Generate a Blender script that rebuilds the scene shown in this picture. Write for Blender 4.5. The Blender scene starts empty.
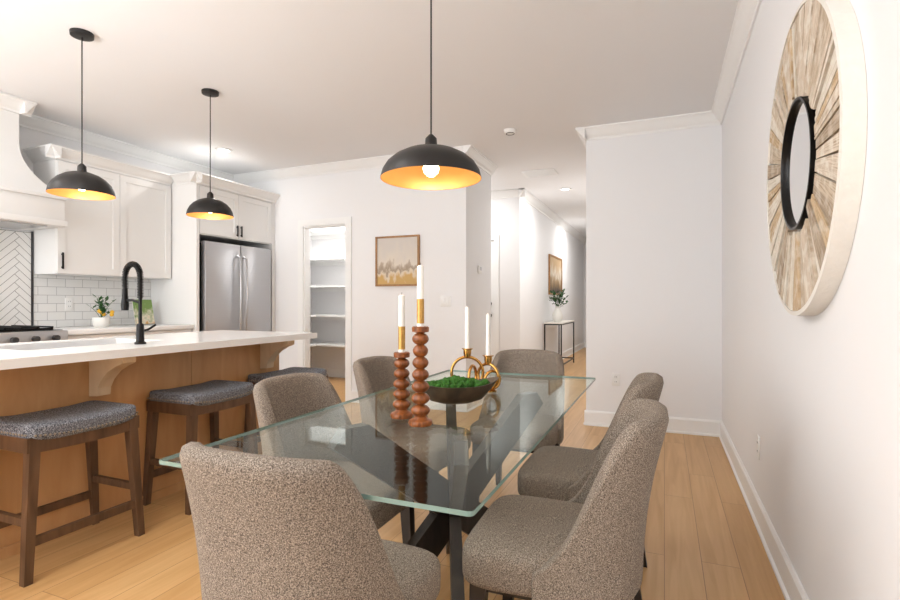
import bpy, bmesh, math, random
from mathutils import Vector, Matrix
random.seed(7)
C = bpy.context.scene.collection
sc = bpy.context.scene
sc.view_settings.view_transform = 'Standard'

# ---------------------------------------------------------------- materials
def s2l(c):
    c = c/255.0
    return c/12.92 if c <= 0.04045 else ((c+0.055)/1.055)**2.4
def col(r, g, b): return (s2l(r), s2l(g), s2l(b), 1)

def newmat(name):
    m = bpy.data.materials.new(name); m.use_nodes = True
    nt = m.node_tree
    return m, nt, nt.nodes['Principled BSDF']

def mat(name, c, rough=0.5, metal=0.0, var=0.04, nscale=6.0, bump=0.0, bscale=40.0, emit=None, estr=0.0, trans=0, stretch=None, coat=0):
    m, nt, b = newmat(name)
    tc = nt.nodes.new('ShaderNodeTexCoord')
    mp = nt.nodes.new('ShaderNodeMapping')
    if stretch: mp.inputs['Scale'].default_value = stretch
    nt.links.new(tc.outputs['Object'], mp.inputs['Vector'])
    n = nt.nodes.new('ShaderNodeTexNoise'); n.inputs['Scale'].default_value = nscale
    n.inputs['Detail'].default_value = 4
    nt.links.new(mp.outputs['Vector'], n.inputs['Vector'])
    mx = nt.nodes.new('ShaderNodeMix'); mx.data_type = 'RGBA'
    mx.inputs[6].default_value = [max(0, x*(1-var)) for x in c[:3]]+[1]
    mx.inputs[7].default_value = [min(1, x*(1+var)) for x in c[:3]]+[1]
    nt.links.new(n.outputs['Fac'], mx.inputs[0])
    nt.links.new(mx.outputs[2], b.inputs['Base Color'])
    b.inputs['Roughness'].default_value = rough
    b.inputs['Metallic'].default_value = metal
    if coat: b.inputs['Coat Weight'].default_value = coat
    if emit:
        b.inputs['Emission Color'].default_value = emit
        b.inputs['Emission Strength'].default_value = estr
    if bump:
        n2 = nt.nodes.new('ShaderNodeTexNoise'); n2.inputs['Scale'].default_value = bscale
        nt.links.new(mp.outputs['Vector'], n2.inputs['Vector'])
        bp = nt.nodes.new('ShaderNodeBump'); bp.inputs['Strength'].default_value = bump
        bp.inputs['Distance'].default_value = 0.01
        nt.links.new(n2.outputs['Fac'], bp.inputs['Height'])
        nt.links.new(bp.outputs['Normal'], b.inputs['Normal'])
    return m

def wood(name, c1, c2, rough=0.45, scale=(3, 3, 30), nscale=2.0):
    m, nt, b = newmat(name)
    tc = nt.nodes.new('ShaderNodeTexCoord'); mp = nt.nodes.new('ShaderNodeMapping')
    mp.inputs['Scale'].default_value = scale
    nt.links.new(tc.outputs['Object'], mp.inputs['Vector'])
    n = nt.nodes.new('ShaderNodeTexNoise'); n.inputs['Scale'].default_value = nscale
    n.inputs['Detail'].default_value = 6; n.inputs['Distortion'].default_value = 0.6
    nt.links.new(mp.outputs['Vector'], n.inputs['Vector'])
    r = nt.nodes.new('ShaderNodeValToRGB')
    r.color_ramp.elements[0].position = 0.3; r.color_ramp.elements[0].color = c1
    r.color_ramp.elements[1].position = 0.7; r.color_ramp.elements[1].color = c2
    nt.links.new(n.outputs['Fac'], r.inputs['Fac'])
    nt.links.new(r.outputs['Color'], b.inputs['Base Color'])
    b.inputs['Roughness'].default_value = rough
    return m

def tweed(name, c1, c2, c3, scale=260, lo=0.34, hi=0.66):
    m, nt, b = newmat(name)
    tc = nt.nodes.new('ShaderNodeTexCoord')
    n = nt.nodes.new('ShaderNodeTexNoise'); n.inputs['Scale'].default_value = scale
    n.inputs['Detail'].default_value = 2
    nt.links.new(tc.outputs['Object'], n.inputs['Vector'])
    r = nt.nodes.new('ShaderNodeValToRGB'); e = r.color_ramp.elements
    e[0].position = lo; e[0].color = c1
    e[1].position = hi; e[1].color = c3
    x = e.new(0.5); x.color = c2
    nt.links.new(n.outputs['Fac'], r.inputs['Fac'])
    nt.links.new(r.outputs['Color'], b.inputs['Base Color'])
    b.inputs['Roughness'].default_value = 0.95
    bp = nt.nodes.new('ShaderNodeBump'); bp.inputs['Strength'].default_value = 0.35
    bp.inputs['Distance'].default_value = 0.002
    nt.links.new(n.outputs['Fac'], bp.inputs['Height'])
    nt.links.new(bp.outputs['Normal'], b.inputs['Normal'])
    return m

def brickmat(name, swz, c1, c2, cm, bw, rh, mortar, rough=0.3, offset=0.5, grain=None, bump=0.3):
    m, nt, b = newmat(name)
    tc = nt.nodes.new('ShaderNodeTexCoord')
    sp = nt.nodes.new('ShaderNodeSeparateXYZ'); cb = nt.nodes.new('ShaderNodeCombineXYZ')
    nt.links.new(tc.outputs['Object'], sp.inputs[0])
    nt.links.new(sp.outputs[swz[0]], cb.inputs[0]); nt.links.new(sp.outputs[swz[1]], cb.inputs[1])
    br = nt.nodes.new('ShaderNodeTexBrick')
    br.offset = offset; br.inputs['Scale'].default_value = 1
    br.inputs['Color1'].default_value = c1; br.inputs['Color2'].default_value = c2
    br.inputs['Mortar'].default_value = cm
    br.inputs['Brick Width'].default_value = bw; br.inputs['Row Height'].default_value = rh
    br.inputs['Mortar Size'].default_value = mortar; br.inputs['Mortar Smooth'].default_value = 0.1
    nt.links.new(cb.outputs[0], br.inputs['Vector'])
    out = br.outputs['Color']
    if grain:
        mp = nt.nodes.new('ShaderNodeMapping'); mp.inputs['Scale'].default_value = grain[0]
        nt.links.new(cb.outputs[0], mp.inputs['Vector'])
        va = nt.nodes.new('ShaderNodeVectorMath'); va.operation = 'MULTIPLY_ADD'
        va.inputs[1].default_value = (30, 30, 30)
        nt.links.new(br.outputs['Color'], va.inputs[0]); nt.links.new(mp.outputs[0], va.inputs[2])
        n = nt.nodes.new('ShaderNodeTexNoise'); n.inputs['Scale'].default_value = 1.0
        n.inputs['Detail'].default_value = 6; n.inputs['Distortion'].default_value = 0.8
        nt.links.new(va.outputs[0], n.inputs['Vector'])
        rr = nt.nodes.new('ShaderNodeValToRGB')
        rr.color_ramp.elements[0].position = 0.3; rr.color_ramp.elements[0].color = grain[1]
        rr.color_ramp.elements[1].position = 0.65; rr.color_ramp.elements[1].color = (1, 1, 1, 1)
        nt.links.new(n.outputs['Fac'], rr.inputs['Fac'])
        mx = nt.nodes.new('ShaderNodeMix'); mx.data_type = 'RGBA'; mx.blend_type = 'MULTIPLY'
        mx.inputs[0].default_value = 1
        nt.links.new(out, mx.inputs[6]); nt.links.new(rr.outputs[0], mx.inputs[7])
        out = mx.outputs[2]
    nt.links.new(out, b.inputs['Base Color'])
    b.inputs['Roughness'].default_value = rough
    bp = nt.nodes.new('ShaderNodeBump'); bp.inputs['Strength'].default_value = bump
    bp.inputs['Distance'].default_value = 0.003; bp.invert = True
    nt.links.new(br.outputs['Fac'], bp.inputs['Height'])
    nt.links.new(bp.outputs['Normal'], b.inputs['Normal'])
    return m

def glassmat(name, tint, k=0.8):
    m, nt, b = newmat(name)
    nt.nodes.remove(b)
    out = nt.nodes['Material Output']
    t = nt.nodes.new('ShaderNodeBsdfTransparent'); t.inputs[0].default_value = tint
    g = nt.nodes.new('ShaderNodeBsdfGlossy'); g.inputs['Roughness'].default_value = 0.015
    g.inputs[0].default_value = (0.95, 1, 0.98, 1)
    ge = nt.nodes.new('ShaderNodeNewGeometry')
    io = nt.nodes.new('ShaderNodeMapRange')
    io.inputs['To Min'].default_value = 1.45; io.inputs['To Max'].default_value = 1/1.45
    nt.links.new(ge.outputs['Backfacing'], io.inputs['Value'])
    f = nt.nodes.new('ShaderNodeFresnel'); nt.links.new(io.outputs[0], f.inputs['IOR'])
    n = nt.nodes.new('ShaderNodeTexNoise'); n.inputs['Scale'].default_value = 3
    mu = nt.nodes.new('ShaderNodeMath'); mu.operation = 'MULTIPLY'
    mu.inputs[1].default_value = k; nt.links.new(f.outputs[0], mu.inputs[0])
    m2 = nt.nodes.new('ShaderNodeMath'); m2.operation = 'MULTIPLY_ADD'; m2.inputs[1].default_value = 0.005
    nt.links.new(n.outputs['Fac'], m2.inputs[0]); nt.links.new(mu.outputs[0], m2.inputs[2])
    mx = nt.nodes.new('ShaderNodeMixShader')
    nt.links.new(m2.outputs[0], mx.inputs[0]); nt.links.new(t.outputs[0], mx.inputs[1]); nt.links.new(g.outputs[0], mx.inputs[2])
    nt.links.new(mx.outputs[0], out.inputs['Surface'])
    return m

M_wall = mat('wall_paint', col(243, 243, 244), 0.75, var=0.006, bump=0.03, bscale=300)
M_ceil = mat('ceiling_paint', col(242, 242, 243), 0.85, var=0.006)
M_trim = mat('trim_paint', col(247, 247, 246), 0.4, var=0.005)
M_cab = mat('cabinet_paint', col(243, 242, 240), 0.35, var=0.008)
M_floor = brickmat('oak_planks', (1, 0), col(218, 176, 122), col(208, 164, 110), col(168, 124, 80), 1.25, 0.15, 0.0016, 0.36, 0.37,
                   grain=((1.6, 26, 1), (0.84, 0.77, 0.68, 1)), bump=0.1)
M_quartz = mat('quartz', col(243, 243, 242), 0.2, var=0.02, nscale=3)
M_maple = wood('island_maple', col(196, 146, 96), col(212, 164, 114), 0.4, (6, 6, 1.2), 2.0)
M_corbel = wood('corbel_wood', col(216, 184, 146), col(228, 200, 164), 0.5, (8, 8, 2))
M_walnut = wood('stool_wood', col(74, 52, 35), col(112, 82, 58), 0.45, (14, 14, 2))
M_legs = wood('chair_leg_wood', col(26, 20, 18), col(44, 36, 31), 0.4, (14, 14, 2))
M_base = wood('table_base_wood', col(36, 31, 28), col(62, 54, 48), 0.45, (10, 10, 3))
M_tweed = tweed('chair_tweed', col(76, 67, 58), col(126, 114, 102), col(170, 157, 143), 400)
M_stool = tweed('stool_tweed', col(56, 58, 64), col(102, 104, 111), col(160, 162, 168), 240, 0.38, 0.62)
M_nail = mat('nailhead', col(160, 150, 135), 0.3, 1.0)
M_black = mat('black_metal', col(26, 25, 25), 0.35, 0.6)
M_blackm = mat('lamp_black', col(34, 32, 31), 0.42, 0.3)
M_gold = mat('lamp_gold', (0.80, 0.40, 0.12, 1), 0.4, 0.5, nscale=20, var=0.08)
M_bulb = mat('bulb', (1, 0.9, 0.7, 1), 0.3, emit=(1, 0.83, 0.55, 1), estr=8)
M_can = mat('can_lens', (1, 1, 1, 1), 0.4, emit=(1, 0.96, 0.9, 1), estr=7)
M_steel = mat('stainless', col(190, 190, 192), 0.3, 0.85, var=0.05, nscale=2, stretch=(1, 1, 60))
M_steeld = mat('dark_steel', col(80, 80, 82), 0.3, 0.8)
M_brass = mat('brass', col(196, 150, 82), 0.22, 1.0)
M_candle = mat('candle_wax', col(246, 243, 236), 0.5)
M_cgold = mat('candle_gold', col(196, 152, 84), 0.4, 0.7, var=0.3, nscale=90)
M_turned = wood('candlestick_wood', col(96, 48, 18), col(156, 90, 42), 0.35, (20, 20, 6), 4)
M_moss = mat('moss', col(52, 104, 30), 0.95, var=0.7, nscale=60, bump=1.0, bscale=120)
M_bowl = wood('bowl_wood', col(52, 42, 34), col(92, 76, 58), 0.45, (12, 12, 6))
M_glass = glassmat('table_glass', (0.94, 0.965, 0.95, 1), 0.36)
M_gedge = mat('glass_edge', col(120, 146, 138), 0.1, var=0.1)
M_win = glassmat('window_glass', (0.97, 0.98, 0.98, 1))
M_mirror = mat('mirror_silver', (0.9, 0.9, 0.9, 1), 0.02, 1.0, var=0.005)
M_white = mat('white_plastic', col(242, 242, 240), 0.35)
M_slot = mat('dark_slot', col(60, 60, 60), 0.5)
M_leaf = mat('leaf', col(48, 92, 44), 0.5, var=0.4, nscale=30)
M_ceram = mat('ceramic', col(236, 234, 228), 0.3)
M_subway = brickmat('subway_tile', (1, 2), col(240, 240, 238), col(233, 234, 233), col(176, 176, 176), 0.15, 0.075, 0.0018, 0.15, 0.5, bump=0.4)
M_tile = mat('herringbone_tile', col(240, 239, 236), 0.15, var=0.02)
M_grout = mat('grout', col(158, 156, 152), 0.9)
M_frame = wood('frame_wood', col(150, 108, 66), col(178, 134, 88), 0.5, (10, 10, 10))
M_ww = mat('whitewash', col(236, 232, 224), 0.7, var=0.06, nscale=30, bump=0.3, bscale=60)
M_pot = mat('yellow_fruit', col(226, 176, 50), 0.5)

def slatmat(name, c1, c2, wash=0.5):
    m, nt, b = newmat(name)
    tc = nt.nodes.new('ShaderNodeTexCoord'); mp = nt.nodes.new('ShaderNodeMapping')
    mp.inputs['Scale'].default_value = (2.5, 30, 1)
    nt.links.new(tc.outputs['UV'], mp.inputs['Vector'])
    n = nt.nodes.new('ShaderNodeTexNoise'); n.inputs['Scale'].default_value = 1.2; n.inputs['Detail'].default_value = 6
    n.inputs['Distortion'].default_value = 0.5
    nt.links.new(mp.outputs[0], n.inputs['Vector'])
    r = nt.nodes.new('ShaderNodeValToRGB')
    r.color_ramp.elements[0].position = 0.34; r.color_ramp.elements[0].color = c1
    r.color_ramp.elements[1].position = 0.58; r.color_ramp.elements[1].color = c2
    nt.links.new(n.outputs['Fac'], r.inputs['Fac'])
    # worn whitewash patches
    n2 = nt.nodes.new('ShaderNodeTexNoise'); n2.inputs['Scale'].default_value = 22; n2.inputs['Detail'].default_value = 8
    nt.links.new(tc.outputs['Object'], n2.inputs['Vector'])
    r2 = nt.nodes.new('ShaderNodeValToRGB')
    r2.color_ramp.elements[0].position = 0.48; r2.color_ramp.elements[0].color = (0, 0, 0, 1)
    r2.color_ramp.elements[1].position = 0.62; r2.color_ramp.elements[1].color = (wash, wash, wash, 1)
    nt.links.new(n2.outputs['Fac'], r2.inputs['Fac'])
    mx = nt.nodes.new('ShaderNodeMix'); mx.data_type = 'RGBA'
    mx.inputs[7].default_value = col(232, 226, 214)
    nt.links.new(r2.outputs[0], mx.inputs[0]); nt.links.new(r.outputs[0], mx.inputs[6])
    nt.links.new(mx.outputs[2], b.inputs['Base Color'])
    b.inputs['Roughness'].default_value = 0.85
    bp = nt.nodes.new('ShaderNodeBump'); bp.inputs['Strength'].default_value = 0.4; bp.inputs['Distance'].default_value = 0.003
    nt.links.new(n.outputs['Fac'], bp.inputs['Height']); nt.links.new(bp.outputs['Normal'], b.inputs['Normal'])
    return m
M_sl = [slatmat('driftwood_a', col(158, 138, 114), col(206, 190, 168)), slatmat('driftwood_b', col(180, 160, 136), col(222, 208, 190), 0.7),
        slatmat('driftwood_c', col(134, 116, 96), col(184, 166, 144), 0.35), slatmat('driftwood_d', col(196, 182, 162), col(230, 222, 208), 0.8), slatmat('driftwood_e', col(166, 138, 104), col(210, 186, 152))]

def artmat(name, ramp, hz, sc=(14, 14, 4), amt=0.75):
    m, nt, b = newmat(name)
    tc = nt.nodes.new('ShaderNodeTexCoord')
    mp = nt.nodes.new('ShaderNodeMapping'); mp.inputs['Scale'].default_value = sc
    nt.links.new(tc.outputs['Object'], mp.inputs['Vector'])
    n = nt.nodes.new('ShaderNodeTexNoise'); n.inputs['Scale'].default_value = 1.0; n.inputs['Detail'].default_value = 5
    nt.links.new(mp.outputs[0], n.inputs['Vector'])
    sp = nt.nodes.new('ShaderNodeSeparateXYZ'); nt.links.new(tc.outputs['Object'], sp.inputs[0])
    a = nt.nodes.new('ShaderNodeMath'); a.operation = 'MULTIPLY_ADD'
    a.inputs[1].default_value = 0.5/hz; a.inputs[2].default_value = 0.15
    nt.links.new(sp.outputs[2], a.inputs[0])
    ad = nt.nodes.new('ShaderNodeMath'); ad.operation = 'MULTIPLY_ADD'; ad.inputs[1].default_value = amt
    nt.links.new(n.outputs['Fac'], ad.inputs[0]); nt.links.new(a.outputs[0], ad.inputs[2])
    r = nt.nodes.new('ShaderNodeValToRGB'); e = r.color_ramp.elements
    e[0].position = ramp[0][0]; e[0].color = ramp[0][1]
    e[1].position = ramp[-1][0]; e[1].color = ramp[-1][1]
    for p, c in ramp[1:-1]:
        x = e.new(p); x.color = c
    nt.links.new(ad.outputs[0], r.inputs['Fac']); nt.links.new(r.outputs[0], b.inputs['Base Color'])
    b.inputs['Roughness'].default_value = 0.6
    return m
M_art1 = artmat('abstract_art', [(0.14, col(206, 168, 104)), (0.26, col(226, 212, 190)), (0.34, col(166, 148, 128)), (0.44, col(188, 172, 154)), (0.52, col(224, 214, 200)), (0.9, col(214, 206, 198))], 0.25, (16, 16, 7), 0.8)
M_art2 = artmat('hall_art', [(0.1, col(70, 60, 50)), (0.4, col(170, 140, 100)), (0.55, col(226, 216, 200)), (0.8, col(200, 170, 130))], 0.35)
M_book = artmat('cookbook_cover', [(0.2, col(60, 130, 60)), (0.45, col(214, 160, 60)), (0.6, col(236, 226, 206)), (0.8, col(120, 150, 80))], 0.3, (20, 20, 20))

# ---------------------------------------------------------------- geometry helpers
def finish(bm, name, mats, parent=None, smooth=False, loc=(0, 0, 0), rot=(0, 0, 0), recalc=True):
    if recalc: bmesh.ops.recalc_face_normals(bm, faces=bm.faces)
    me = bpy.data.meshes.new(name); bm.to_mesh(me); bm.free()
    for m in (mats if isinstance(mats, (list, tuple)) else [mats]): me.materials.append(m)
    if smooth:
        for p in me.polygons: p.use_smooth = True
        if smooth != 'full':
            me.set_sharp_from_angle(angle=math.radians(40))
    ob = bpy.data.objects.new(name, me); C.objects.link(ob)
    ob.location = loc; ob.rotation_euler = rot
    if parent: ob.parent = parent
    return ob

def group(name, loc=(0, 0, 0), rz=0.0):
    e = bpy.data.objects.new(name, None); e.empty_display_size = 0.1
    C.objects.link(e); e.location = loc; e.rotation_euler = (0, 0, rz)
    return e

def addbox(bm, x0, x1, y0, y1, z0, z1):
    v = [bm.verts.new(p) for p in ((x0, y0, z0), (x1, y0, z0), (x1, y1, z0), (x0, y1, z0), (x0, y0, z1), (x1, y0, z1), (x1, y1, z1), (x0, y1, z1))]
    return [bm.faces.new([v[i] for i in f]) for f in ((0, 3, 2, 1), (4, 5, 6, 7), (0, 1, 5, 4), (1, 2, 6, 5), (2, 3, 7, 6), (3, 0, 4, 7))]

def boxes(name, lst, m, parent=None, bevel=0.0, seg=2):
    bm = bmesh.new()
    for b in lst: addbox(bm, *b)
    if bevel:
        bmesh.ops.bevel(bm, geom=bm.edges[:], offset=bevel, segments=seg, affect='EDGES', profile=0.5)
    return finish(bm, name, m, parent, smooth=bool(bevel))

def box(name, x0, x1, y0, y1, z0, z1, m, parent=None, bevel=0.0, seg=2):
    return boxes(name, [(x0, x1, y0, y1, z0, z1)], m, parent, bevel, seg)

def addbeam(bm, p0, p1, w0, t0, w1=None, t1=None, hint=(0, 0, 1)):
    w1 = w0 if w1 is None else w1; t1 = t0 if t1 is None else t1
    p0 = Vector(p0); p1 = Vector(p1); d = (p1-p0).normalized()
    s = d.cross(Vector(hint))
    if s.length < 1e-4: s = d.cross(Vector((1, 0, 0)))
    s.normalize(); u = s.cross(d).normalized()
    vs = []
    for p, w, t in ((p0, w0, t0), (p1, w1, t1)):
        for a, b in ((-1, -1), (1, -1), (1, 1), (-1, 1)):
            vs.append(bm.verts.new(p+s*a*w/2+u*b*t/2))
    for f in ((3, 2, 1, 0), (4, 5, 6, 7), (0, 1, 5, 4), (1, 2, 6, 5), (2, 3, 7, 6), (3, 0, 4, 7)):
        bm.faces.new([vs[i] for i in f])

def beams(name, lst, m, parent=None):
    bm = bmesh.new()
    for b in lst: addbeam(bm, *b[0])
    return finish(bm, name, m, parent)

def leg(bm, top, foot, wt, wb):
    vs = []
    for p, w in ((foot, wb), (top, wt)):
        for a, b in ((-1, -1), (1, -1), (1, 1), (-1, 1)):
            vs.append(bm.verts.new((p[0]+a*w/2, p[1]+b*w/2, p[2])))
    for f in ((3, 2, 1, 0), (4, 5, 6, 7), (0, 1, 5, 4), (1, 2, 6, 5), (2, 3, 7, 6), (3, 0, 4, 7)):
        bm.faces.new([vs[i] for i in f])

def addlathe(bm, prof, cx=0, cy=0, segs=36, z0=0):
    rings = []
    for r, z in prof:
        if r < 1e-5: rings.append([bm.verts.new((cx, cy, z0+z))])
        else: rings.append([bm.verts.new((cx+r*math.cos(2*math.pi*i/segs), cy+r*math.sin(2*math.pi*i/segs), z0+z)) for i in range(segs)])
    for a, b in zip(rings, rings[1:]):
        for i in range(segs):
            j = (i+1) % segs
            if len(a) == 1 and len(b) == 1: continue
            if len(a) == 1: bm.faces.new((a[0], b[j], b[i]))
            elif len(b) == 1: bm.faces.new((a[i], a[j], b[0]))
            else: bm.faces.new((a[i], a[j], b[j], b[i]))

def lathe(name, prof, m, parent=None, loc=(0, 0, 0), segs=36, rot=(0, 0, 0), recalc=True):
    bm = bmesh.new(); addlathe(bm, prof, segs=segs)
    return finish(bm, name, m, parent, smooth=True, loc=loc, rot=rot, recalc=recalc)

def addtube(bm, pts, r, segs=10, closed=False, cap=True):
    pts = [Vector(p) for p in pts]; n = len(pts)
    tang = []
    for i in range(n):
        if closed: t = pts[(i+1) % n]-pts[i-1]
        else: t = pts[min(i+1, n-1)]-pts[max(i-1, 0)]
        tang.append(t.normalized())
    ref = Vector((0, 0, 1)) if abs(tang[0].z) < 0.9 else Vector((1, 0, 0))
    nrm = (ref-tang[0]*ref.dot(tang[0])).normalized()
    rings = []
    for i in range(n):
        nrm = (nrm-tang[i]*nrm.dot(tang[i])).normalized()
        b = tang[i].cross(nrm)
        rr = r[i] if isinstance(r, (list, tuple)) else r
        rings.append([bm.verts.new(pts[i]+(nrm*math.cos(2*math.pi*k/segs)+b*math.sin(2*math.pi*k/segs))*rr) for k in range(segs)])
    rng = range(n) if closed else range(n-1)
    for i in rng:
        a = rings[i]; c = rings[(i+1) % n]
        for k in range(segs):
            l = (k+1) % segs
            bm.faces.new((a[k], a[l], c[l], c[k]))
    if not closed and cap:
        bm.faces.new(rings[0][::-1]); bm.faces.new(rings[-1])

def tube(name, pts, r, m, parent=None, segs=10, closed=False):
    bm = bmesh.new(); addtube(bm, pts, r, segs, closed)
    return finish(bm, name, m, parent, smooth=True)

def superell(name, rx, ry, rz, e1, e2, m, parent=None, loc=(0, 0, 0), nu=48, nv=24, fn=None, rot=(0, 0, 0)):
    bm = bmesh.new()
    f = lambda c, e: math.copysign(abs(c)**e, c)
    rings = []
    for j in range(nv+1):
        ph = -math.pi/2+math.pi*j/nv
        if j in (0, nv): pts = [(0, 0, math.copysign(rz, ph))]
        else:
            pts = []
            for i in range(nu):
                th = 2*math.pi*(i+0.5)/nu
                pts.append((rx*f(math.cos(ph), e1)*f(math.cos(th), e2), ry*f(math.cos(ph), e1)*f(math.sin(th), e2), rz*f(math.sin(ph), e1)))
        if fn: pts = [fn(*p) for p in pts]
        rings.append([bm.verts.new(p) for p in pts])
    for a, b in zip(rings, rings[1:]):
        for i in range(nu):
            j = (i+1) % nu
            if len(a) == 1: bm.faces.new((a[0], b[j], b[i]))
            elif len(b) == 1: bm.faces.new((a[i], a[j], b[0]))
            else: bm.faces.new((a[i], a[j], b[j], b[i]))
    return finish(bm, name, m, parent, smooth='full', loc=loc, rot=rot)

def moulding(name, p0, p1, n, prof, m, parent=None):
    bm = bmesh.new(); n = Vector((n[0], n[1], 0))
    rr = []
    for p in (p0, p1):
        rr.append([bm.verts.new(Vector((p[0], p[1], 0))+n*a+Vector((0, 0, z))) for a, z in prof])
    k = len(prof)
    for i in range(k):
        j = (i+1) % k
        bm.faces.new((rr[0][i], rr[0][j], rr[1][j], rr[1][i]))
    bm.faces.new(rr[0]); bm.faces.new(rr[1][::-1])
    return finish(bm, name, m, parent)

H = 2.74
def crown(name, p0, p1, n, top=H, s=1.0, m=None, parent=None):
    prof = [(0, top), (0, top-0.105*s), (0.012*s, top-0.105*s), (0.016*s, top-0.088*s), (0.035*s, top-0.07*s), (0.06*s, top-0.035*s), (0.075*s, top-0.018*s), (0.085*s, top-0.014*s), (0.085*s, top)]
    return moulding(name, p0, p1, n, prof, m or M_trim, parent)
def baseb(name, p0, p1, n):
    prof = [(0, 0), (0, 0.135), (0.006, 0.135), (0.014, 0.12), (0.014, 0.02), (0.024, 0.014), (0.024, 0)]
    return moulding(name, p0, p1, n, prof, M_trim)
def T(x, y, z=0.0): return (x+0.0175*y, y-0.0175*x, z)
KO = (0.06, 0.085, 0)

# ---------------------------------------------------------------- room shell
XR, XW, YB, YP, YF = 0.449, -5.07, 4.90, 5.0, -2.6
XH0, XH1 = -1.90, -0.671
YS0, YS1 = 5.83, 7.15
XQ = -3.14
YE = 13.4
box('floor', XW-0.1, XR+0.1, YF-0.1, YE+0.1, -0.1, 0, M_floor)
box('ceiling', XW-0.1, XR+0.1, YF-0.1, YE+0.1, H, H+0.1, M_ceil)
box('wall_right', XR, XR+0.1, YF-0.1, YB+0.1, 0, H, M_wall)
box('wall_left', XW-0.1, XW, YF-0.1, 6.68, 0, H, M_wall)
box('wall_dining_back', XH1, XR, YB, YB+0.1, 0, H, M_wall)
box('wall_hall_right', XH1, XH1+0.1, YB+0.1, YE, 0, H, M_wall)
box('wall_hall_end', XH0-0.1, XH1+0.1, YE, YE+0.1, 0, H, M_wall)
PX0, PX1, PZ = -3.97, -3.37, 2.04
boxes('wall_pantry', [(XW, PX0, YP, YP+0.1, 0, H), (PX1, XH0, YP, YP+0.1, 0, H), (PX0, PX1, YP, YP+0.1, PZ, H)], M_wall)
box('wall_hall_stub', XH0-0.1, XH0, YP+0.1, YS0, 0, H, M_wall)
boxes('wall_recess', [(XQ, XH0-0.1, YS0-0.1, YS0, 0, H), (XQ-0.1, XQ, YP+0.1, YS1+0.1, 0, H)], M_wall)
box('wall_pantry_back', XW, XQ-0.1, 6.58, 6.68, 0, H, M_wall)
DX0, DX1 = -3.0, -2.28
boxes('wall_recess_back', [(XQ, DX0, YS1, YS1+0.1, 0, H), (DX1, XH0, YS1, YS1+0.1, 0, H), (DX0, DX1, YS1, YS1+0.1, 2.04, H)], M_wall)
box('wall_hall_left', XH0-0.1, XH0, YS1+0.1, YE, 0, H, M_wall)
boxes('wall_rear', [(XW, -4.6, YF-0.1, YF, 0, H), (-0.1, XR, YF-0.1, YF, 0, H), (-4.6, -0.1, YF-0.1, YF, 2.3, H), (-4.6, -0.1, YF-0.1, YF, 0, 0.1), (-2.45, -2.25, YF-0.1, YF, 0.1, 2.3)], M_wall)
for i, (a, b) in enumerate(((-4.6, -2.45), (-2.25, -0.1))):
    g = group('window_%d' % (i+1), (0, 0, 0))
    boxes('frame', [(a, a+0.06, YF-0.08, YF-0.02, 0.1, 2.3), (b-0.06, b, YF-0.08, YF-0.02, 0.1, 2.3), (a+0.06, b-0.06, YF-0.08, YF-0.02, 0.1, 0.16), (a+0.06, b-0.06, YF-0.08, YF-0.02, 2.24, 2.3), ((a+b)/2-0.03, (a+b)/2+0.03, YF-0.08, YF-0.02, 0.16, 2.24)], M_trim, g)
    box('pane', a+0.06, b-0.06, YF-0.055, YF-0.05, 0.16, 2.24, M_win, g)

cr = [((XR, YF), (XR, YB), (-1, 0)), ((XH1, YB), (XR, YB), (0, -1)), ((XW, YP), (XH0, YP), (0, -1)), ((XW, YF), (XW, YP), (1, 0)),
      ((XH0, YP-0.085), (XH0, YS0), (1, 0)), ((XH0, YS1-0.085), (XH0, YE), (1, 0)), ((XQ, YS1), (XH0+0.085, YS1), (0, -1)), ((XH1, YB-0.085), (XH1, YE), (-1, 0)), ((XH0, YE), (XH1, YE), (0, -1))]
for i, (a, b, n) in enumerate(cr): crown('trim_%d' % (i+1), a, b, n)
baseb('baseboard_right', (XR, YF), (XR, YB), (-1, 0))
baseb('baseboard_dining_back', (XH1-0.014, YB), (XR, YB), (0, -1))
baseb('baseboard_pantry', (PX1+0.075, YP), (XH0+0.014, YP), (0, -1))
baseb('baseboard_hall_stub', (XH0, YP), (XH0, YS0), (1, 0))
baseb('baseboard_hall_left', (XH0, YS1), (XH0, YE), (1, 0))
baseb('baseboard_hall_right', (XH1, YB), (XH1, YE), (-1, 0))
baseb('baseboard_hall_end', (XH0, YE), (XH1, YE), (0, -1))
baseb('baseboard_pantry_back', (XW, 6.58), (XQ-0.1, 6.58), (0, -1))
boxes('trim_20', [(PX0-0.075, PX0, YP-0.018, YP, 0, PZ+0.075), (PX1, PX1+0.075, YP-0.018, YP, 0, PZ+0.075), (PX0, PX1, YP-0.018, YP, PZ, PZ+0.075),
                  (PX0, PX0+0.015, YP, YP+0.1, 0, PZ), (PX1-0.015, PX1, YP, YP+0.1, 0, PZ), (PX0+0.015, PX1-0.015, YP, YP+0.1, PZ-0.015, PZ)], M_trim)
boxes('trim_21', [(DX0-0.075, DX0, YS1-0.018, YS1, 0, 2.115), (DX1, DX1+0.075, YS1-0.018, YS1, 0, 2.115), (DX0, DX1, YS1-0.018, YS1, 2.04, 2.115)], M_trim)
g = group('door_1')
box('slab', DX0+0.003, DX1-0.003, YS1+0.01, YS1+0.05, 0.01, 2.035, M_trim, g)
boxes('panels', [(DX0+0.1, DX1-0.1, YS1+0.003, YS1+0.011, 0.2, 0.95), (DX0+0.1, DX1-0.1, YS1+0.003, YS1+0.011, 1.1, 1.9)], M_trim, g, 0.003)
boxes('hinges', [(DX0+0.002, DX0+0.018, YS1-0.01, YS1+0.012, z, z+0.1) for z in (0.2, 1.0, 1.8)], M_black, g)
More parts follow.
